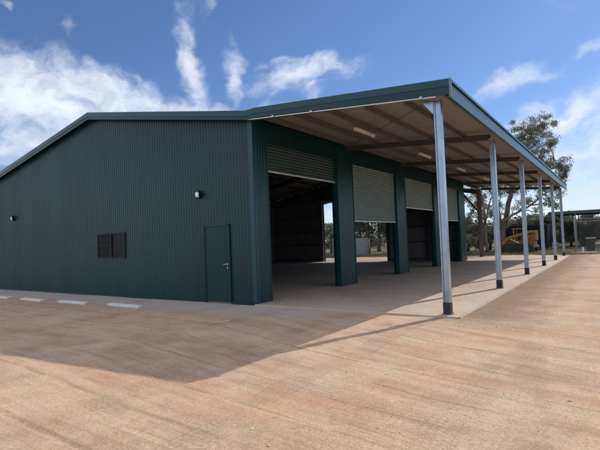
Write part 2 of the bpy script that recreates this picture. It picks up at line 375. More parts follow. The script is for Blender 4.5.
stops = [(-3.65,-1.48,-.02), (-6.1,-1.62,.03), (-8.42,-1.73,-.03), (-10.75,-1.78,.02)]
lab = ['pale concrete wheel stop nearest the green door on the gable wall', 'pale concrete wheel stop in front of the dark sliding window, second from the door',
       'pale concrete wheel stop left of the sliding window, third from the door', 'pale concrete wheel stop cut by the left edge of the photo, furthest from the door']
w0 = ws.build('wheel_stop', STOPM, bevel=.015)
for i, (x, y, a) in enumerate(stops):
    o = w0 if i == 0 else w0.copy()
    if i: C.objects.link(o)
    o.location = (x, y, -.02); o.rotation_euler = (0,0,a); tag(o, lab[i], 'wheel stop', 'wheel stops along the gable wall')

# ------------------------------------------------------------------ the shed
shed = empty('steel_shed', (0,0,0), 0, 'large dark green steel shed with gable end and long open awning on galvanised posts', 'shed')
W, RX, ZR, ZE = -15.4, -7.4, 6.42, 5.04
def rz(x): return ZR - (x-RX)*(ZR-ZE)/(0-RX) if x > RX else ZR - (RX-x)*(ZR-ZE)/(-RX)
def cz(x): return 5.08 - (x)*.079            # top of the awning roof
YB = 20.6; YE = 25.5; YR = 25.45
B = lambda mb, n, m, par=shed, **k: mb.build(n, m, par, **k)
# gable wall
m = MB(); m.sheet((0,0,0), (-1,0,0), (0,0,1), (0,-1,0), -W, lambda u: -.03, lambda u: rz(-u)-.02, pitch=.115, ht=.015, holes=((.90,1.89,-.03,2.16),(5.64,7.27,1.26,2.15)))
B(m, 'gable_wall', GREEN)
m = MB(); m.prism([(0,-.03),(0,rz(0)-.05),(RX,ZR-.05),(W,rz(W)-.05),(W,-.03)], 1, .035, .06)
B(m, 'wall_lining', LINER)
# corner flashing
m = MB(); m.box(-.12,.032,-.024,-.017,-.03,rz(0)-.1).box(.026,.032,-.024,.08,-.03,4.98); B(m, 'corner_flashing', GREEN2)
m = MB(); m.box(-15.4,-1.88,-.045,-.031,-.035,.03).box(-.89,0,-.045,-.031,-.035,.03); B(m, 'base_flashing', GREEND)
# other walls
m = MB(); m.sheet((W,YB,0), (0,-1,0), (0,0,1), (-1,0,0), YB, lambda u: -.03, lambda u: rz(W)-.03, pitch=.19); B(m, 'rear_wall', GREEN)
m = MB(); m.box(W+.02,W+.045,.06,YB-.06,0,rz(W)-.08); B(m, 'wall_lining', LINER)
# far end wall, with its open doorway and the daylight gaps beneath the roof
m = MB(); DX0, DX1, DZ = -10.48, -5.28, 4.42
m.sheet((W,YB,0), (1,0,0), (0,0,1), (0,1,0), -W, lambda u: -.03, lambda u: rz(W+u)-.09, holes=((DX0-W,DX1-W,-.03,DZ),)); B(m, 'end_wall', GREEN)
m = MB(); ye = YB-.02
m.prism([(W,0),(DX0,0),(DX0,rz(DX0)-.09),(W,rz(W)-.09)], 1, ye-.02, ye)
m.prism([(DX0,DZ),(DX1,DZ),(DX1,rz(DX1)-.09),(RX,ZR-.09),(DX0,rz(DX0)-.09)], 1, ye-.02, ye)
m.prism([(DX1,0),(0,0),(0,rz(0)-.09),(DX1,rz(DX1)-.09)], 1, ye-.02, ye); B(m, 'wall_lining', LINER)
# eave closure blocks leave short slots
x = W+.02
while x < -.4:
    a, b_ = x, x+.26
    if x > -10.9: a, b_ = x, x+1.05
    b_ = min(b_, -.2); m = MB()
    m.add([(a,ye-.05,rz(a)-.12),(b_,ye-.05,rz(b_)-.12),(b_,ye-.05,rz(b_)-.005),(a,ye-.05,rz(a)-.005)]+[(a,ye+.03,rz(a)-.12),(b_,ye+.03,rz(b_)-.12),(b_,ye+.03,rz(b_)-.005),(a,ye+.03,rz(a)-.005)],
          [(0,1,2,3),(7,6,5,4),(0,4,5,1),(3,2,6,7),(0,3,7,4),(1,5,6,2)])
    x += 1.05
    B(m, 'eave_closure', LINER)
for y_, sgn in ((.07,1),(YB-.20,1)):
    for z in (.12,1.25,2.25,3.3,4.45):
        segs = [(W+.06,-.15)] if y_ < 1 or z > 4.4 else [(W+.06,DX0-.22),(DX1+.22,-.3)]
        for a, b_ in segs: m = MB(); m.box(a,b_,y_,y_+.12,z,z+.07); B(m, 'girt', INSTEEL)
for z in (.12,1.25,2.25,3.3,4.45):
    m = MB(); m.box(W+.05,W+.17,.3,YB-.3,z,z+.07); B(m, 'girt', INSTEEL)
for x in (DX0-.10, DX1+.10, -2.3):
    m = MB(); m.box(x-.1,x+.1,YB-.34,YB-.21,0,rz(x)-.3); B(m, 'door_post', RAFTER)
m = MB(); m.box(DX0-.2,DX1+.2,YB-.62,YB-.36,4.46,4.9); B(m, 'roller_drum', mat('drum_primer', (.16,.06,.05), .5), bevel=.08)
# roof, ridge cap, interior purlins and rafters
def roofsheet(x0, x1, zf, y0, y1, name, mt):
    mb = MB(); l = sqrt((x1-x0)**2+(zf(x1)-zf(x0))**2); d = Vector((x1-x0,0,zf(x1)-zf(x0)))/l; nn = Vector((-d.z,0,d.x))
    if nn.z < 0: nn = -nn
    mb.sheet((x0,y0,zf(x0)), (0,1,0), d, nn, y1-y0, lambda u: 0, lambda u: l); B(mb, name, mt)
    mb = MB(); mb.add([Vector((x0,y0,zf(x0)-.012)),Vector((x1,y0,zf(x1)-.012)),Vector((x1,y1,zf(x1)-.012)),Vector((x0,y1,zf(x0)-.012))],[(0,1,2,3)])
    return mb
roofsheet(RX, 0, rz, -.18, YR, 'roof_sheet', GREEN); roofsheet(W, RX, rz, -.18, YR, 'roof_sheet', GREEN)
m = MB(); m.prism([(RX-.22,rz(RX-.22)+.05),(RX,ZR+.055),(RX+.22,rz(RX+.22)+.05),(RX+.22,rz(RX+.22)+.035),(RX,ZR+.04),(RX-.22,rz(RX-.22)+.035)], 1, -.2, YR+.02); B(m, 'ridge_cap', GREEN2)
m = MB(); m.prism([(-.0,rz(0)-.02),(RX,ZR-.02),(W,rz(W)-.02),(W,rz(W)-.012),(RX,ZR-.012),(0,rz(0)-.012)], 1, .1, YB-.06); B(m, 'roof_lining', mat('roof_lining_foil', (.11,.105,.105), .5, .2, .1, 1))
for i in range(14):
    x = W+.5+i*1.13
    m = MB(); m.box(x,x+.06,.1,YR-.05,rz(x+.03)-.20,rz(x+.03)-.04); B(m, 'roof_purlin', INSTEEL)
for i in range(6):
    y = .22+i*5.04 if i < 4 else (YB-.32 if i == 4 else 25.28)
    m = MB()
    for a, b_ in ((-.12,RX),(RX,W+.1)): m.bar((a,y,rz(a)-.38),(b_,y,rz(b_)-.38),.16,.32)
    B(m, 'portal_rafter', RAFTER)
    if 0 < i < 4:
        m = MB(); m.box(W+.18,W+.38,y-.08,y+.08,0,rz(W)-.3); B(m, 'wall_column', RAFTER)
        m = MB(); m.box(-.42,-.27,y-.08,y+.08,0,rz(0)-.3); B(m, 'wall_column', RAFTER)
for x in (-.18, W+.2):
    m = MB(); m.box(x-.13,x+.13,25.15,25.17,0,rz(x)-.3).box(x-.13,x+.13,25.41,25.43,0,rz(x)-.3).box(x-.01,x+.01,25.17,25.41,0,rz(x)-.3); o = B(m, 'portal_column', mat('portal_steel', (.15,.125,.13), .6, .2, .25, 6))
    k = -1 if x > -1 else 1
    m = MB(); m.bar((x+k*.1,25.29,3.3),(x+k*1.25,25.29,rz(x+k*1.25)-.5),.14,.14); m.build('knee_brace', RAFTER, o)
# barge capping along the whole front (gable + awning) -------------
def band(pts, y0, y1, hi, lo, name, mt):
    mb = MB(); n_ = len(pts)
    vs = []
    for x, zt_ in pts:
        a, b_ = zt_-hi(x), zt_-lo(x)
        vs += [(x,y0,b_),(x,y0,a),(x,y1,a),(x,y1,b_)]
    fs = []
    for i in range(n_-1):
        for j in range(4): fs.append((i*4+j, i*4+(j+1)%4, (i+1)*4+(j+1)%4, (i+1)*4+j))
    fs += [(0,1,2,3), tuple((n_-1)*4+j for j in (3,2,1,0))]
    mb.add(vs, fs); B(mb, name, mt)
top = [(W-.12,rz(W)-.02+.06),(RX,ZR+.06),(.0,rz(0)+.06),(.32,5.115),(5.34,cz(5.34)+.045)]
band(top, -.235, -.205, lambda x: -.0, lambda x: .15, 'barge_capping', GREEN2)
band(top, -.20, -.05, lambda x: .002, lambda x: .012, 'barge_capping', GREEN2)
band(top, -.222, -.200, lambda x: .151, lambda x: .25 + max(0,x)*.012, 'barge_board', GREEN)
# side piers
piers = [(0.035,.61),(4.48,5.60),(9.62,10.66),(14.66,15.72),(19.35,20.56)]
for y0, y1 in piers:
    m = MB(); m.sheet((0,y0,0), (0,1,0), (0,0,1), (1,0,0), y1-y0, lambda u: 0, lambda u: 4.97, pitch=.115, ht=.009)
    m.box(-.245,-.002,y0+.001,y1-.001,0,4.97); B(m, 'wall_pier', GREEN)
    m = MB()
    for yy, sg in ((y0,-1),(y1,1)):
        if yy < .1: continue
        if yy > 20.5: continue
        m.box(-.06,.022,yy-.004 if sg>0 else yy-.012,yy+.012 if sg>0 else yy+.004,0,4.38)
    B(m, 'jamb_flashing', GREEN2)
m = MB()
for (a0,a1),(b0,b1) in zip(piers, piers[1:]):
    m.sheet((0,a1,4.38), (0,1,0), (0,0,1), (1,0,0), b0-a1, lambda u: 0, lambda u: .59, pitch=.19, ht=.002); m.box(-.10,-.002,a1+.001,b0-.001,4.38,4.97)
B(m, 'door_header', GREEND)
# roller doors: curtain partly wound up, bottom bar, guides, drum behind the header
zb = [3.62, 2.30, 3.00, 2.50]
for i, ((a0,a1),(b0,b1)) in enumerate(zip(piers, piers[1:])):
    root = MB(); y0, y1 = a1+.015, b0-.015; n_ = 0
    z = zb[i]; prof = []
    pitch = .092
    nz_ = int((4.50-z)/pitch)
    for k in range(nz_):
        for q in range(8):
            t = q/8; prof.append((-.085+.024*abs(sin(pi*t))**.7*1.0 + (.006 if q in (3,4) else 0), z+(k+t)*pitch))
    vs = []; fs = []
    for d_, zz in prof: vs += [(d_,y0,zz),(d_,y1,zz)]
    for k in range(len(prof)-1): fs.append((2*k,2*k+1,2*k+3,2*k+2))
    root.add(vs, fs)
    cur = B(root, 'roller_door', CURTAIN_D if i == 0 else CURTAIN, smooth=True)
    cur['label'] = ['dark green curtain rolled nearly all the way up in the nearest bay', 'pale grey green curtain hanging lowest, in the second bay', 'pale grey green curtain half raised in the third bay', 'pale grey green curtain in the furthest bay'][i]
    b_ = MB(); b_.box(-.115,-.055,y0,y1,z-.045,z+.004); B(b_, 'bottom_bar', CURT_BAR, cur, bevel=.006)
    for yy in (a1+.004, b0-.054): b_ = MB(); b_.box(-.125,-.045,yy,yy+.05,0.002,4.45); B(b_, 'door_guide', GREEN2, cur)
    b_ = MB(); b_.tube([(-.42,y0,4.62),(-.42,y1,4.62)], .2, 16); B(b_, 'door_drum', INSTEEL, cur)
# awning roof, fascia, purlins, rafters, posts ---------------------
mb = roofsheet(.0, 5.26, cz, -.18, YE, 'awning_sheet', GREEN)
m = MB()   # ribbed pale underside of the awning sheet
l = sqrt(5.24**2+(cz(0)-cz(5.24))**2); dv = Vector((5.24,0,cz(5.24)-cz(0)))/l; nn = Vector((dv.z,0,-dv.x))
m.sheet((.01,-.16,cz(.01)-.018), (0,1,0), dv, nn, YE+.15, lambda u: 0, lambda u: l, pitch=.19, ht=-.012); B(m, 'awning_lining', SOFFIT)
m = MB(); m.sheet((5.31,-.2,4.34), (0,1,0), (0,0,1), (1,0,0), YE+.22, lambda u: 0, lambda u: cz(5.3)-4.34+.01, pitch=.19, ht=.004)
B(m, 'fascia_cladding', mat('green_fascia', (.010,.050,.062), .34, 0, .15, 2.5, .08, 4, .6, (1,3,.4)))
m = MB(); m.box(5.26,5.305,-.19,YE+.02,4.33,cz(5.3)-.01); B(m, 'gutter', GREEN)
m = MB(); m.box(5.25,5.345,-.2,YE+.03,cz(5.3)+.012,cz(5.3)+.03).box(5.336,5.347,-.2,YE+.03,cz(5.3)-.03,cz(5.3)+.012); B(m, 'fascia_capping', GREEN2)
m = MB(); m.box(5.30,5.345,-.242,-.19,4.335,cz(5.3)+.05); B(m, 'corner_capping', mat('pale_corner_trim', (.10,.15,.18), .35, .2))
for x in (.28,1.22,2.18,3.14,4.10,5.06):
    m = MB(); z = cz(x)-.035
    m.box(x,x+.012,.0,YE-.05,z-.13,z).box(x,x+.06,.0,YE-.05,z-.142,z-.13).box(x-.06,x,.0,YE-.05,z,z+.010)
    B(m, 'awning_purlin', PURLIN)
SP = 5.04; COLX = 4.96
for i in range(6):
    y = .107+i*SP
    m = MB(); w_ = .07
    zo = .19
    if i: m.bar((.0,y,cz(0)-.20),(COLX-.05,y,cz(COLX)-.20),.09,.17)
    else:
        m.bar((.0,y-.02,cz(0)-.14),(COLX-.05,y-.02,cz(COLX)-.14),.05,.10)
    B(m, 'awning_rafter', RAFTER)
m = MB(); m.bar((.03,-.185,cz(0)-.222),(COLX+.06,-.185,cz(COLX)-.222-.06),.04,.020); B(m, 'front_edge_angle', GALVB)
for a, b_ in (((4.9,.2),(.15,5.0)),((4.9,20.4),(.15,25.2))):
    m = MB(); m.tube([(a[0],a[1],cz(a[0])-.19),(b_[0],b_[1],cz(b_[0])-.19)], .008, 6); B(m, 'cross_brace', RAFTER)
def post(parent):
    m = MB(); h = 4.42
    # lipped channel pair: flat web with flange lips standing proud each side
    m.box(-.088,.088,-.062,.062,.02,h)
    m.box(-.104,-.086,-.102,.102,.02,h).box(.086,.104,-.102,.102,.02,h)
    m.box(-.086,-.066,-.102,-.0905,.02,h).box(.066,.086,-.102,-.0905,.02,h)
    m.box(-.086,-.066,.0905,.102,.02,h).box(.066,.086,.0905,.102,.02,h)
    o = m.build('awning_post', GALV, parent, bevel=.003)
    f = MB(); f.box(-.112,.112,-.112,.112,0,.25); f.build('post_foot', BLACK, o, bevel=.01)
    f = MB(); f.box(-.16,.16,-.13,.13,0,.012)
    for sx in (-1,1):
        for sy in (-1,1): f.tube([(sx*.135,sy*.115,.012),(sx*.135,sy*.115,.035)], .012, 6)
    f.build('base_plate', GALV, o)
    t = MB(); t.box(-.13,.11,-.11,.11,h,h+.018); t.build('cap_plate', GALVB, o)
    return o
p0 = None
for i in range(6):
    if i == 0:
        p0 = post(shed); o = p0; [setattr(v,'co',Vector((v.co.x*.69,v.co.y*.69,v.co.z))) for q in [p0]+list(p0.children) for v in q.data.vertices]; o.location = (COLX, .107, 0)
    else:
        o = p0.copy(); C.objects.link(o); o.parent = shed; o.location = (COLX, .107+i*SP, 0)
        for ch in p0.children:
            c = ch.copy(); C.objects.link(c); c.parent = o
gm = MB(); gm.prism([(COLX-.075,4.42),(COLX-.34,4.45),(COLX-.075,4.12)], 1, .02, .034); B(gm, 'gusset_plate', GALV)
for x, y in ((.9,-.05),(2.05,-.05),(4.72,-.05)):   # little brackets on the front edge
    gm = MB(); z = cz(x)-.235-.012*x; gm.box(x-.03,x+.03,-.243,-.236,z,z+.045); B(gm, 'cleat', GALV)
# personnel door
fr = MB(); d0, d1 = -1.89, -.90
fr.box(d0,d0+.03,-.05,.03,-.02,2.16).box(d1-.03,d1,-.05,.03,-.02,2.16).box(d0,d1,-.05,.03,2.13,2.16)
door = MB(); door.box(d0+.042,d1-.034,-.030,.015,.0,2.112)
do = B(door, 'door', GREEND, bevel=.003)
fr.build('door_frame', GREEN, do)
m = MB(); m.box(d0+.031,d0+.041,-.026,.0,0,2.12).box(d0+.031,d1-.031,-.026,.0,2.114,2.127); m.build('door_gap_shade', BLACK, do)  # black strip painting the dark gap left of and above the door
h = MB(); hx = d1-.11
h.tube([(hx,-.031,1.05),(hx,-.042,1.05)], .03, 14).tube([(hx,-.042,1.05),(hx,-.085,1.05)], .012, 10).tube([(hx+.005,-.085,1.05),(hx-.11,-.085,1.05)], .011, 8)
h.build('handle', GALV, do); h = MB(); h.tube([(hx,-.031,.95),(hx,-.040,.95)], .022, 12); h.build('lock_cylinder', GALV, do)
for z in (.25,1.05,1.88):
    h = MB(); h.tube([(d0+.036,-.036,z),(d0+.036,-.036,z+.1)], .009, 8); h.build('hinge', GREEN2, do)
# window
w0_, w1_, z0_, z1_ = -7.255, -5.655, 1.265, 2.145; t = .05
fr = MB(); fr.box(w0_,w1_,-.05,.03,z1_-t,z1_).box(w0_,w1_,-.05,.03,z0_,z0_+t).box(w0_,w0_+t,-.05,.03,z0_+t,z1_-t).box(w1_-t,w1_,-.05,.03,z0_+t,z1_-t)
wf = B(fr, 'window', FRAME)
mid_ = (w0_+w1_)/2
m = MB(); m.box(w0_+t,mid_+.02,-.028,-.022,z0_+t,z1_-t); m.build('pane', GLASS, wf)
m = MB(); m.box(mid_-.02,w1_-t,-.012,-.006,z0_+t,z1_-t); m.build('pane', GLASS, wf)
m = MB(); m.box(mid_-.03,mid_+.03,-.045,.0,z0_+t,z1_-t); m.build('window_mullion', FRAME, wf)
m = MB()
SCR = mat('security_screen', (.018,.02,.026), .6)
for k in range(1,9):
    x = w0_+t+k*(mid_-w0_-t)/9; m.box(x-.006,x+.006,-.046,-.036,z0_+t,z1_-t)
for k in range(1,4):
    z = z0_+t+k*(z1_-z0_-2*t)/4; m.box(w0_+t,mid_-.03,-.0475,-.0465,z-.005,z+.005)
m.build('window_grille', SCR, wf)

# ------------------------------------------------------------------ lights
def wall_light(x, z, label):
    e = empty('wall_light', (x,-.016,z), 0, label, 'wall light', 'round lights on the gable wall')
    m = MB(); m.tube([(0,0,0),(0,-.04,0)], .15, 24); m.tube([(0,-.04,0),(0,-.10,0)], [.155,.14], 24); m.build('housing', FRAME, e, bevel=.006)
    vs = []; fs = []; n_ = 12
    rings = [(.118,-.10),(.112,-.13),(.085,-.155),(.045,-.17),(.0,-.174)]
    m = MB(); m.tube([(0,y,0) for r,y in rings], [max(r,.003) for r,y in rings], 20); m.build('lens', WHITEP, e, smooth=True)
    m = MB()   # eyelid hood over the upper half and right side
    for k in range(14):
        a0, a1 = R(-30+k*150/14), R(-30+(k+1)*150/14)
        q = []
        for a in (a0,a1):
            for r, y in ((.155,-.05),(.155,-.16),(.128,-.172),(.122,-.166),(.143,-.15),(.143,-.05)): q.append((r*cos(a),y,r*sin(a)))
        m.add(q, [(j,(j+1)%6,6+(j+1)%6,6+j) for j in range(6)])
    m.build('hood', FRAME, e)
    e.scale = (.78,.78,.78); return e
wall_light(-2.04, 3.07, 'round black hooded light on the gable wall above the green door')
wall_light(-13.59, 3.07, 'round black hooded light on the gable wall left of the window, at the photo edge')
for i in range(5):
    y = 2.3+i*5.04+ (0.15 if i else 0)
    e = empty('strip_light', (1.9, y, cz(1.9)-.19), 0, ['white strip light under the awning in the nearest bay, in front of the lifted door','white strip light under the awning, second bay from the front','white strip light under the awning, third bay from the front','white strip light under the awning, fourth bay from the front','white strip light under the awning in the open end bay'][i], 'strip light', 'strip lights under the awning')
    m = MB(); m.box(-.06,.06,0,1.22,.0,.05); m.build('batten_body', BATTEN, e, bevel=.008)
    m = MB(); m.tube([(0,.03,-.018),(0,1.19,-.018)], .02, 10); m.build('lamp_tube', WHITEP, e, smooth=True)
    m = MB(); m.box(-.035,.035,.0,.03,-.045,-.001).box(-.035,.035,1.19,1.22,-.045,-.001); m.build('end_cap', BATTEN, e)

# ------------------------------------------------------------------ trees
def limb(mb, a, b, r0, r1, wob=.08, n=6, sides=7):
    a, b = Vector(a), Vector(b); pts = []; l = (b-a).length
    for i in range(n+1):
        t = i/n; p = a.lerp(b, t)
        if 0 < i < n: p += Vector([random.uniform(-1,1)*wob*l*.5*sin(pi*t) for _ in range(3)])
        p.z += .06*l*sin(pi*t)*.5
        pts.append(p)
    mb.tube(pts, [r0+(r1-r0)*i/n for i in range(n+1)], sides); return pts
def leaves(mb, c, rad, n, size, droop=.7, aspect=.32):
    for _ in range(n):
        # denser towards the shell, in small sprays
        d = Vector((random.gauss(0,1),random.gauss(0,1),random.gauss(0,1))).normalized()*random.random()**.45
        p = Vector((c[0]+d.x*rad[0], c[1]+d.y*rad[1], c[2]+d.z*rad[2]))
        for _k in range(4):
            q = p+Vector([random.uniform(-1,1)*size*1.0 for _ in range(3)])
            l = Vector((random.uniform(-1,1),random.uniform(-1,1),-droop*1.6+random.uniform(-.6,.6))).normalized()*size*random.uniform(.7,1.3)
            w_ = l.cross(Vector((random.uniform(-1,1),random.uniform(-1,1),random.uniform(-1,1)))).normalized()*size*aspect*.5
            mb.add([q-w_*.3, q+l*.5-w_, q+l, q+l*.5+w_], [(0,1,2,3)])
def tree(name, label, cat, base, forks, clumps, r0, size, dens, lm, bm, group=None, droop=.7):
    e = empty(name, base, 0, label, cat, group); B0 = Vector(base)
    tr = MB(); cr = MB(); ends = []
    for f in forks:
        pts = [Vector(p) for p in f[0]]; rr = f[1]
        for i in range(len(pts)-1): seg = limb(tr, pts[i], pts[i+1], rr[i], rr[i+1], .05); ends += seg
    for c, rad in clumps:
        cc = Vector(c); near = min(ends, key=lambda p: (p-cc).length + (2 if p.z > cc.z+.3 else 0))
        sp = limb(tr, near, cc, .05*r0/.2, .015, .15, 5, 5)
        for _ in range(7):
            tip = cc+Vector((random.uniform(-1,1)*rad[0],random.uniform(-1,1)*rad[1],random.uniform(-.8,.9)*rad[2]))*.9
            limb(tr, sp[random.randint(2,5)], tip, .018, .006, .15, 3, 4)
        # uneven: split the clump into sub-sprays with gaps
        vol = rad[0]*rad[1]*rad[2]
        ns = max(4, int(9*(rad[0]*rad[2])))
        for _ in range(ns):
            d = Vector((random.gauss(0,1),random.gauss(0,1),random.gauss(0,1))).normalized()*random.random()**.4
            sc = cc+Vector((d.x*rad[0],d.y*rad[1],d.z*rad[2])); sr = random.uniform(.22,.42)*min(rad)
            leaves(cr, sc, (sr*1.2,sr*1.2,sr*.8), int(dens*random.uniform(.6,1.3)), size, droop)
    o = tr.build('trunk', bm, e, smooth=True); rel(o, e); o = cr.build('crown', lm, e); rel(o, e)
    return e
def P3(px, py, Y): x, z = XZ(px, py, Y); return (x, Y+random.uniform(-.8,.8), z)
def cl(lst, Y, k=None):
    out = []
    for px, py, rx, ry in lst:
        s = (Y+9)/ .83/F_PX *1.0
        p = P3(px, py, Y); out.append((p, (rx*s*1.2, rx*s*1.1, ry*s*1.2)))
    return out
# trunk seen through the open end bay
Y1 = 34.0
bx1 = XX(487,Y1)
tree('gum_tree', 'slender gum with hanging leaves seen under the awning beside the brown end column', 'tree', (bx1,Y1,-.05),
     [([(bx1,Y1,-.05),P3(485,224,Y1),P3(483,205,Y1),P3(478,180,Y1)],[.15,.12,.10,.06]),
      ([P3(485,224,Y1),P3(492,200,Y1),P3(499,183,Y1-.3)],[.09,.06,.04])],
     cl([(470,196,9,8),(488,193,9,7),(467,220,6,8),(490,207,7,9),(470,180,14,8),(497,178,12,7),(478,212,6,6),(497,222,6,6),(470,235,6,5),(489,230,7,5)], Y1+.5), .2, .19, 26, LEAF_GUM, BARK)
Y2 = 38.0
bx2 = XX(500,Y2)
tree('gum_tree', 'tall sparse gum tree rising above the far end of the awning', 'tree', (bx2,Y2,-.05),
     [([(bx2,Y2,-.05),P3(503,226,Y2),P3(512,192,Y2),P3(524,160,Y2),P3(533,130,Y2)],[.30,.25,.2,.13,.06]),
      ([P3(503,226,Y2),P3(496,205,Y2),P3(489,190,Y2+.5)],[.17,.12,.06]),
      ([P3(512,192,Y2),P3(535,175,Y2),P3(553,160,Y2)],[.15,.09,.04]),
      ([P3(505,222,Y2),P3(530,205,Y2),P3(550,190,Y2)],[.12,.08,.04])],
     cl([(534,124,11,7),(522,134,9,7),(545,131,9,8),(520,148,9,8),(536,146,12,9),(549,144,6,6),(556,160,8,6),(549,170,9,7),(536,165,9,8),(563,169,5,7),(561,184,7,6),(566,176,4,6),
         (530,186,9,6),(512,194,7,7),(548,196,8,6),(526,204,7,6),(556,205,4,5),(538,212,6,4),(503,186,9,6),(512,212,5,5),(519,172,8,7),(516,128,5,5),(549,122,5,4)], Y2), .30, .19, 24, LEAF_GUM, BARK)
# trees beyond the end doorway
def bush(label, px, Y, h, w, dens=26, lm=LEAF_DARK, bm=BARK_D, name='bushy_tree', group='trees beyond the fence', size=.26, z0=.8, lean=0, n=12):
    x = XX(px, Y); cl_ = []
    for _ in range(n):
        a = random.uniform(0,6.28); rr = random.random()**.6*w*.55; z = z0+(h-z0)*random.uniform(.12,.9)
        k = 1-.45*abs((z-z0)/(h-z0)-.4)
        cl_.append(((x+rr*cos(a)*k+lean*z, Y+rr*sin(a)*k, z), (w*.24,w*.24,h*.12)))
    return tree(name, label, 'tree', (x,Y,-.05), [([(x,Y,-.05),(x+lean*.5+.1,Y,h*.35),(x+lean,Y,h*.75)],[.06*h**.6+.05,.045*h**.6+.03,.03])], cl_, .15, size, dens, lm, bm, group)
bush('dark leafy tree with thick trunk seen centrally through the far doorway', 368, 33.5, 7.0, 4.6, 18, z0=2.4, n=13)
bush('low dark tree behind the iron fence, left side of the far doorway', 346, 36, 3.4, 2.6, 22, z0=.6, n=9)
bush('small tree against bright sky in the narrow gap left of the nearest wall pier', 331, 40, 3.7, 2.6, 18, LEAF_GUM, z0=1.2, n=8)
bush('dark tree seen at the right side of the far doorway', 390, 35, 7.2, 4.4, 24, z0=1.4, n=14)
bush('tall dark tree far behind the doorway filling the view under the curtain', 379, 44, 8.5, 4.6, 24, z0=1.2, n=12, size=.32)
bush('dark tree further back behind the iron fence', 360, 46, 6.5, 3.6, 24, z0=1.0, n=10, size=.32)
# right-hand tree line
bl = ['low grey green tree behind the wire fence just right of the last post','rounded dark tree behind the wire fence under the flat carport roof','low dark tree behind the green bin','grey green tree at the right edge of the photo behind the fence',
      'dark bush behind the shed corner beneath the gum limb','dark bush between the two gum trunks behind the fence','dark tree behind the container left end','dark tree behind the container right end','broad low tree closing the tree line far right','small ragged tree showing above the tree line near the far post']
spec = [(571,47,2.9,4.6,.24),(582,52,3.3,6,.28),(592,46,2.7,5,.24),(603,50,3.5,6,.28),(468,37,2.9,4.2,.2),(490,40,2.7,4.2,.2),(512,52,3.6,6,.28),(548,55,4.2,6.5,.28),(622,54,3.6,8,.3),(564,60,3.9,5.5,.3)]
for lb, (px, Y, h, w, sz) in zip(bl, spec): bush(lb, px, Y, h, w, 24, z0=.2, size=sz, n=12)
# very distant wood along the horizon: one mass
fm = MB()
for _ in range(2600):
    a = random.uniform(-1.2,1.9); d = random.uniform(75,110); x = CAM.x+d*sin(-a+.35)*1.0; y = CAM.y+d*cos(-a+.35)
    h = 3.2+2.2*noise.noise(Vector((x*.08,y*.08,0)))+random.uniform(-.4,.4)
    z = random.random()**.7*h
    leaves(fm, (x,y,z), (1.1,1.1,.7), 5, .8, .2, .55)
tag(fm.build('distant_wood', LEAF_DARK), kind='stuff')

# weeds and grass beyond the yard
gm = MB()
for _ in range(16000):
    y = 27.3+random.random()**1.4*9; x = random.uniform(-24,16)
    if 27.3 < y < 28 and noise.noise(Vector((x*.7,y,0))) < 0: continue
    h = random.uniform(.04,.14)*(2.0 if noise.noise(Vector((x*.5,y*.5,3))) > .15 else 1); a = random.uniform(0,6.28); w_ = .018
    dx, dy = random.gauss(0,.09), random.gauss(0,.09)
    gm.add([(x-w_*cos(a),y-w_*sin(a),-.06),(x+w_*cos(a),y+w_*sin(a),-.06),(x+dx,y+dy,h)], [(0,1,2)])
tag(gm.build('grass', LEAF_DRY), kind='stuff')

# ------------------------------------------------------------------ fences
WIRE = mat('fence_wire', (.26,.27,.27), .5, .4); POSTM = mat('fence_post_steel', (.24,.24,.24), .5, .4)
def wire_fence(x0, x1, Y, h, rails, label, step=3.0):
    e = empty('chain_link_fence', (x0,Y,0), 0, label, 'fence'); n_ = int(round((x1-x0)/step))
    for i in range(n_+1):
        m = MB(); x = (x1-x0)*i/n_; m.tube([(x,0,-.1),(x,0,h+.04)], .03, 8); m.build('fence_post', POSTM, e, smooth=True)
    for z in rails:
        m = MB(); m.tube([(0,0,z),(x1-x0,0,z)], .02, 6); m.build('fence_rail', POSTM, e)
    m = MB(); L_ = x1-x0; p = .11; w_ = .003; hh = h-.03; k = -hh
    while k < L_:
        for sg in (1,-1):
            a, b_ = (k,0), (k+hh,hh)
            if sg < 0: a, b_ = (k+hh,0), (k,hh)
            # clip to the panel
            def cp(p_, q):
                if p_[0] < 0: t = (0-p_[0])/(q[0]-p_[0]); return (0,p_[1]+(q[1]-p_[1])*t)
                if p_[0] > L_: t = (L_-p_[0])/(q[0]-p_[0]); return (L_,p_[1]+(q[1]-p_[1])*t)
                return p_
            a2, b2 = cp(a,b_), cp(b_,a)
            m.add([(a2[0]-w_,-.004*sg,a2[1]),(a2[0]+w_,-.004*sg,a2[1]),(b2[0]+w_,-.004*sg,b2[1]),(b2[0]-w_,-.004*sg,b2[1])], [(0,1,2,3)])
        k += p
    m.build('wire_mesh', WIRE, e); return e
wire_fence(5.4, 17.4, 29.0, 2.45, (2.25,2.45), 'tall chain wire fence with two top rails beyond the dirt yard on the right')
wire_fence(-11.2, -3.1, 29.6, 1.55, (1.55,), 'low chain wire fence running behind the far end of the shed', 2.7)
IRON = mat('blue_grey_iron', (.27,.31,.36), .45, .3, .15, 2)
ir = empty('iron_fence', (-15.5,30.2,0), 0, 'pale blue grey corrugated iron fence seen through the far doorway', 'fence')
m = MB(); m.sheet((0,0,0), (1,0,0), (0,0,1), (0,-1,0), 3.9, lambda u: 0, lambda u: 1.65, pitch=.16, ht=.03); m.box(0,3.9,.01,.03,0,1.64); m.build('iron_panel', IRON, ir)
for x in (.05,1.95,3.85):
    m = MB(); m.box(x-.04,x+.04,-.08,-.03,0,1.72); m.build('fence_post', POSTM, ir)
m = MB(); m.box(0,3.9,-.045,.04,1.65,1.69); m.build('fence_rail', POSTM, ir)

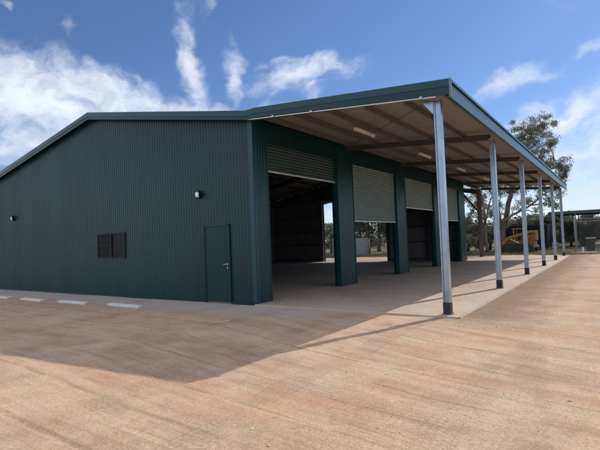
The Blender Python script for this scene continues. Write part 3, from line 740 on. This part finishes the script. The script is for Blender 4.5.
# ------------------------------------------------------------------ far yard things
NAVY = mat('navy_container_paint', (.008,.010,.017), .6, 0, .25, 2, 0, 40, .2); NAVYD = mat('navy_trim', (.016,.02,.035), .5)
Yc = 38.5; xa_, xb_ = XX(506,Yc), XX(549,Yc)
ct = empty('shipping_container', (xa_,Yc,0), 0, 'dark navy shipping container standing behind the yellow loader', 'container')
Lc = xb_-xa_; Hc = 2.35
m = MB(); m.sheet((0,0,.15), (1,0,0), (0,0,1), (0,-1,0), Lc, lambda u: 0, lambda u: Hc-.3, pitch=.28, ht=.035); m.box(.02,Lc-.02,.01,2.4,.16,Hc-.05); m.build('container_body', NAVY, ct)
for x in (0,Lc-.1):
    for y in (-.045,2.32): m = MB(); m.box(x,x+.1,y,y+.12,0,Hc); m.build('corner_post', NAVYD, ct)
for z in (.03,Hc-.12): m = MB(); m.box(.1,Lc-.1,-.045,.03,z,z+.12); m.build('side_rail', NAVYD, ct)

ORANGE = mat('faded_yellow_paint', (.30,.175,.045), .5, 0, .3, 5, .1, 30); RUST = mat('rusty_orange_paint', (.19,.085,.028), .65, 0, .4, 7, .2, 30)
TRK = mat('track_rubber', (.03,.026,.024), .8, 0, .3, 12); 
Yl = 33.2; xl = XX(520,Yl)
ld = empty('tracked_loader', (xl,Yl,0), R(-6), 'old yellow and rust tracked loader with bucket on the ground behind the awning posts', 'loader')
for sy in (-.72,.72):
    m = MB(); pr = []
    for k in range(11): a = pi/2+pi*k/10; pr.append((-.75+.33*cos(a), .33+.33*sin(a)))
    for k in range(11): a = -pi/2+pi*k/10; pr.append((.95+.33*cos(a), .33+.33*sin(a)))
    m.prism(pr, 1, sy-.19, sy+.19); 
    for k in range(16): x = -.75+k*1.7/15; m.box(x-.02,x+.02,sy-.2,sy+.2,.64,.69)
    o = m.build('track', TRK, ld)
    for x in (-.75,-.3,.1,.5,.95):
        m = MB(); s = -1 if sy < 0 else 1; r = .22 if abs(x-.1) > .8 else .13; z = .33 if r > .2 else .2
        m.tube([(x,sy+s*.19,z),(x,sy+s*.22,z)], r, 16); m.build('track_wheel', TRK if x not in (-.75,.95) else INSTEEL, o)
m = MB(); m.box(-.95,1.25,-.5,.5,.35,.95).box(.20,1.35,-.48,.48,.95,1.62); m.prism([(-1.0,.85),(-.95,1.05),(-.2,1.1),(-.2,.85)], 1, -.45, .45); m.build('body', RUST, ld, bevel=.04)
m = MB(); m.box(.47,1.33,-.40,.40,1.66,1.76)
for k in range(6): m.box(.5+k*.13,.56+k*.13,-.49,-.481,.95,1.35)
m.build('engine_cover', ORANGE, ld, bevel=.02)
m = MB()
for x in (-.35,.38):
    for y in (-.44,.44): m.bar((x,y,.85),(x+.03,y,1.92),.07,.07)
m.box(-.48,.5,-.52,.52,1.92,1.99); m.build('canopy_frame', ORANGE, ld, bevel=.01)
m = MB(); m.box(-.02,.34,-.22,.22,.98,1.12).box(.26,.36,-.22,.22,1.12,1.5); m.build('operator_seat', BLACK, ld, bevel=.03)
for y in (-.62,.62):
    m = MB(); m.bar((1.15,y,1.72),(-.75,y,1.22),.09,.17).bar((-.72,y,1.24),(-1.32,y,.62),.09,.18); m.bar((.5,y*.9,.8),(.95,y*.97,1.38),.08,.1); a_ = m.build('lift_arm', ORANGE, ld, bevel=.012)
    m = MB(); m.tube([(.1,y*.93,.75),(-.6,y*.95,1.1)], .04, 8); m.build('hydraulic_ram', GALVB, a_)
m = MB(); out = [(-1.30,.75),(-1.30,.12),(-1.42,.02),(-1.98,.0),(-1.98,.035),(-1.46,.06),(-1.36,.16),(-1.36,.72)]
m.prism(out, 1, -.95, .95); 
for y in (-.95,.92): m.prism([(-1.33,.74),(-1.33,.1),(-1.44,.03),(-1.95,.02),(-1.72,.5)], 1, y, y+.03)
bk = m.build('bucket', RUST, ld)
m = MB()
for k in range(7): y = -.85+k*.283; m.box(-2.10,-1.95,y-.03,y+.03,.0,.035)
m.build('bucket_teeth', GALV, bk)
m = MB(); m.tube([(.62,-.2,1.72),(.62,-.2,2.1),(.56,-.2,2.2)], .035, 10); m.build('exhaust_pipe', GALVB, ld)

BINM = mat('dark_green_plastic', (.006,.022,.018), .5, 0, .12, 4)
Yb = 31.2; xb0 = XX(590.5,Yb)
bn = empty('wheelie_bin', (xb0,Yb,-.03), R(8), 'dark green wheelie bin standing behind the wire fence on the right', 'bin')
m = MB(); lo = .23; hi_ = .29
m.add([(-lo,-lo,.06),(lo,-lo,.06),(lo,lo,.06),(-lo,lo,.06),(-hi_,-.33,1.0),(hi_,-.33,1.0),(hi_,.33,1.0),(-hi_,.33,1.0)], [(3,2,1,0),(4,5,6,7),(0,1,5,4),(1,2,6,5),(2,3,7,6),(3,0,4,7)])
m.box(-.31,.31,-.35,.35,.96,1.0); m.build('bin_body', BINM, bn, bevel=.015)
m = MB(); m.prism([(-.37,1.002),(.37,1.002),(.36,1.05),(.1,1.09),(-.3,1.06)], 0, -.32, .32); m.build('lid', BINM, bn, bevel=.01)
for s in (-1,1):
    m = MB(); m.tube([(s*.24,.25,.1),(s*.29,.25,.1)], .1, 16); m.build('wheel', BLACK, bn)
m = MB(); m.tube([(-.25,.40,.97),(.25,.40,.97)], .018, 8); m.build('handle', BINM, bn)

WHITE = mat('white_paint', (.70,.69,.66), .6, 0, .12, 8); SLABS = mat('pale_stone', (.42,.38,.33), .85, 0, .2, 6, .3, 30)
x = XX(582.5,28.4)
m = MB(); m.tube([(0,0,-.05),(0,0,.42),(0,0,.45)], [.055,.055,.035], 12); o = m.build('bollard', WHITE); o.location = (x,28.4,0); tag(o, 'short white bollard at the far edge of the dirt yard, left of the bin', 'bollard')
def rock(x, y, r, label, grp='pale rocks along the fence'):
    bm = bmesh.new(); bmesh.ops.create_icosphere(bm, subdivisions=2, radius=1)
    sd = random.random()*50
    for v in bm.verts:
        k = 1+.35*noise.noise(v.co*1.3+Vector((sd,0,0))); v.co = Vector((v.co.x*r*1.3*k, v.co.y*r*k, max(-.2*r, v.co.z*r*.7*k)))
    me = bpy.data.meshes.new('rock'); bm.to_mesh(me); bm.free(); me.materials.append(SLABS)
    o = bpy.data.objects.new('rock', me); C.objects.link(o); o.location = (x,y,-.03); tag(o, label, 'rock', grp)
rock(XX(578,28.6), 28.6, .22, 'pale rock just left of the short white bollard')
rock(XX(573.5,28.9), 28.7, .16, 'smaller pale rock well left of the white bollard, nearer the last post')
rock(XX(594,28.7), 28.7, .17, 'pale rock in front of the green bin')
pt_ = empty('pallet', (XX(587,28.5),28.6,-.02), R(15), 'small weathered pallet leaning low between the white bollard and the bin', 'pallet')
m = MB()
for k in range(5): m = MB(); m.box(-.5,.5,-.38+k*.18,-.26+k*.18,.10,.12); m.build('deck_board', SLABS, pt_)
m = MB()
for y in (-.36,0,.34): m = MB(); m.box(-.5,.5,y-.03,y+.03,0,.099); m.build('bearer', SLABS, pt_)

# flat roofed carport on the right
ROOFG = mat('carport_sheet', (.16,.16,.17), .5, .2)
Yk = 42; xk, zk = XZ(548,212,Yk)
cp = empty('carport', (xk,Yk,0), 0, 'long low flat roofed carport with thin posts beyond the fence on the right', 'carport')
zk = XZ(580,212,Yk)[1]
m = MB(); m.sheet((0,-.1,zk+.12), (1,0,0), (0,1,0), (0,0,1), 18, lambda u: 0, lambda u: 5, pitch=.19, ht=.03); m.box(0,18,-.1,4.9,zk+.07,zk+.115); m.build('roof', ROOFG, cp)
m = MB(); m.box(0,18,-.16,-.101,zk-.13,zk+.16); m.build('fascia', mat('carport_fascia', (.07,.07,.08), .5), cp)
m = MB()
for y in (.0,4.7): m = MB(); m.box(0.1,17.9,y,y+.08,zk-.16,zk+.06); m.build('beam', RAFTER, cp)
for x in (2.3,6.5,10.8,15.0):
    for y in (.04,4.74):
        m = MB(); m.box(x-.05,x+.05,y-.05,y+.05,0,zk-.16); m.build('carport_post', POSTM, cp)

# ------------------------------------------------------------------ sun, sky
SUN = Vector((.376, 1.126, 1)).normalized()
EL = math.asin(SUN.z); AZ = math.atan2(SUN.x, SUN.y)
sd = bpy.data.lights.new('sun', 'SUN'); sd.energy = 2.85; sd.angle = R(.55); sd.color = (1,.93,.82)
so = bpy.data.objects.new('sun', sd); C.objects.link(so); so.rotation_euler = (-SUN).to_track_quat('-Z', 'Y').to_euler(); so.location = (20,60,50)
w = bpy.data.worlds.new('World'); S.world = w; w.use_nodes = True; N = w.node_tree.nodes; L = w.node_tree.links
bg = N['Background']; sky = N.new('ShaderNodeTexSky'); sky.sky_type = 'NISHITA'; sky.sun_disc = False
sky.sun_elevation = EL; sky.sun_rotation = AZ; sky.air_density = 1.0; sky.dust_density = .3; sky.ozone_density = 2.5
bg.inputs['Strength'].default_value = .09
tc = N.new('ShaderNodeTexCoord'); D = tc.outputs['Generated']
def vmath(op, a, b=None):
    n = N.new('ShaderNodeVectorMath'); n.operation = op
    for i, v in enumerate((a, b)):
        if v is None: continue
        if isinstance(v, (tuple, Vector)): n.inputs[i].default_value = tuple(v)
        else: L.new(v, n.inputs[i])
    return n.outputs['Value'] if op == 'DOT_PRODUCT' else n.outputs[0]
def scl(v, k):
    n = N.new('ShaderNodeVectorMath'); n.operation = 'SCALE'; L.new(v, n.inputs[0]); n.inputs['Scale'].default_value = k; return n.outputs[0]
def wnoise(vec, scale, detail=6, rough=.55, col=False, dist=0):
    n = N.new('ShaderNodeTexNoise'); n.inputs['Scale'].default_value = scale; n.inputs['Detail'].default_value = detail
    n.inputs['Roughness'].default_value = rough; n.inputs['Distortion'].default_value = dist; L.new(vec, n.inputs['Vector']); return n.outputs[1 if col else 0]
warp = vmath('SUBTRACT', wnoise(D, 3.5, 5, .6, True), (.5,.5,.5))
warp2 = vmath('SUBTRACT', wnoise(D, 11, 2, .5, True), (.5,.5,.5))
Dw = vmath('ADD', vmath('ADD', D, scl(warp, .17)), scl(warp2, .065))
# cloud banks: bearing/height of the centre, half extents, tilt, density
clouds = [(22,100,100,34,14,1.15),(120,100,95,17,10,.95),(205,106,65,14,-4,1.0),(15,150,80,26,-8,.95),(150,112,120,16,2,.8),(-60,120,90,50,0,1.1),
          (188,62,12,46,-4,.95),(182,38,20,9,40,.5),(235,62,8,28,3,1.0),(206,5,12,12,0,.4),(305,66,46,15,-6,1.15),(290,50,30,6,4,.55),(318,84,16,12,50,.6),
          (508,86,40,10,-10,1.0),(556,118,70,13,-24,1.15),(600,95,50,12,-15,.7),(590,168,70,34,0,.95),(600,215,100,40,0,1.1),(640,140,60,60,0,.9),(596,50,30,6,-15,.45),
          (14,14,14,5,20,.5),(74,45,6,12,0,.3),(560,6,50,7,10,.25),(480,205,110,30,0,.7),(360,215,80,30,0,.7),(250,118,120,14,0,.4)]
dens = None
for px, py, rx, ry, ang, st in clouds:
    c = ray(px, py); a = R(ang); k = (1+((px-300)/F_PX)**2+((py-225)/F_PX)**2)
    e1 = (ray(px+cos(a), py+sin(a))-ray(px-cos(a), py-sin(a)))/2; e2 = (ray(px-sin(a), py+cos(a))-ray(px+sin(a), py-cos(a)))/2
    u1 = e1.normalized()/(e1.length*rx); u2 = e2.normalized()/(e2.length*ry)
    dl = vmath('SUBTRACT', Dw, c)
    p1 = vmath('DOT_PRODUCT', dl, u1); p2 = vmath('DOT_PRODUCT', dl, u2)
    r2 = mnode(N, L, 'ADD', mnode(N, L, 'POWER', p1, 2), mnode(N, L, 'POWER', p2, 2))
    fall = mnode(N, L, 'MULTIPLY', mnode(N, L, 'EXPONENT', mnode(N, L, 'MULTIPLY', r2, -.9)), st)
    fall = mnode(N, L, 'MULTIPLY', fall, mnode(N, L, 'GREATER_THAN', vmath('DOT_PRODUCT', D, c), .3))
    dens = fall if dens is None else mnode(N, L, 'MAXIMUM', dens, mnode(N, L, 'ADD', mnode(N, L, 'MULTIPLY', fall, .82), mnode(N, L, 'MULTIPLY', dens, .18)))
# unseen bright cloud added behind the camera and overhead to fill the shade
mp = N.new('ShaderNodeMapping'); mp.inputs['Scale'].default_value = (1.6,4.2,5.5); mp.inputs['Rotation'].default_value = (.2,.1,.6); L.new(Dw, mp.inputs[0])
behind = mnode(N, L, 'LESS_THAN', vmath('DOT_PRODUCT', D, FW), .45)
fill_cloud = mnode(N, L, 'MULTIPLY', smooth(N, L, wnoise(mp.outputs[0], 1.5, 7, .6), .38, .60), mnode(N, L, 'MULTIPLY', behind, 1.0))
dens = mnode(N, L, 'MAXIMUM', dens, fill_cloud)
fib = wnoise(mp.outputs[0], 7, 7, .62, False, .15)
puff = wnoise(Dw, 9, 7, .6)
tex = mnode(N, L, 'ADD', mnode(N, L, 'MULTIPLY', fib, .75), mnode(N, L, 'MULTIPLY', puff, .35))
mask = smooth(N, L, mnode(N, L, 'ADD', dens, mnode(N, L, 'MULTIPLY', mnode(N, L, 'SUBTRACT', tex, .52), 1.8)), .02, 1.25)
mask = mnode(N, L, 'MULTIPLY', mask, smooth(N, L, dens, .03, .30))
mask = mnode(N, L, 'MULTIPLY', mask, .93)
body = mixc(N, L, smooth(N, L, wnoise(Dw, 5, 5), .35, .65), (7.8,8.2,8.8), (6.2,6.9,8.0))
skyc = mixc(N, L, 1.0, sky.outputs[0], (.57,.685,.88), 'MULTIPLY')
body = mixc(N, L, behind, body, (14.6,15.4,16.6))  # out-of-view cloud made brighter than the visible cloud, as added fill light
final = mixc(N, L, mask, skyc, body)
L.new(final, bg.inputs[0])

S.view_settings.view_transform = 'Standard'; S.view_settings.look = 'None'; S.view_settings.exposure = 0.5; S.view_settings.gamma = 1
S.view_settings.use_curve_mapping = False
S.cycles.max_bounces = 8; S.cycles.diffuse_bounces = 4; S.cycles.glossy_bounces = 3
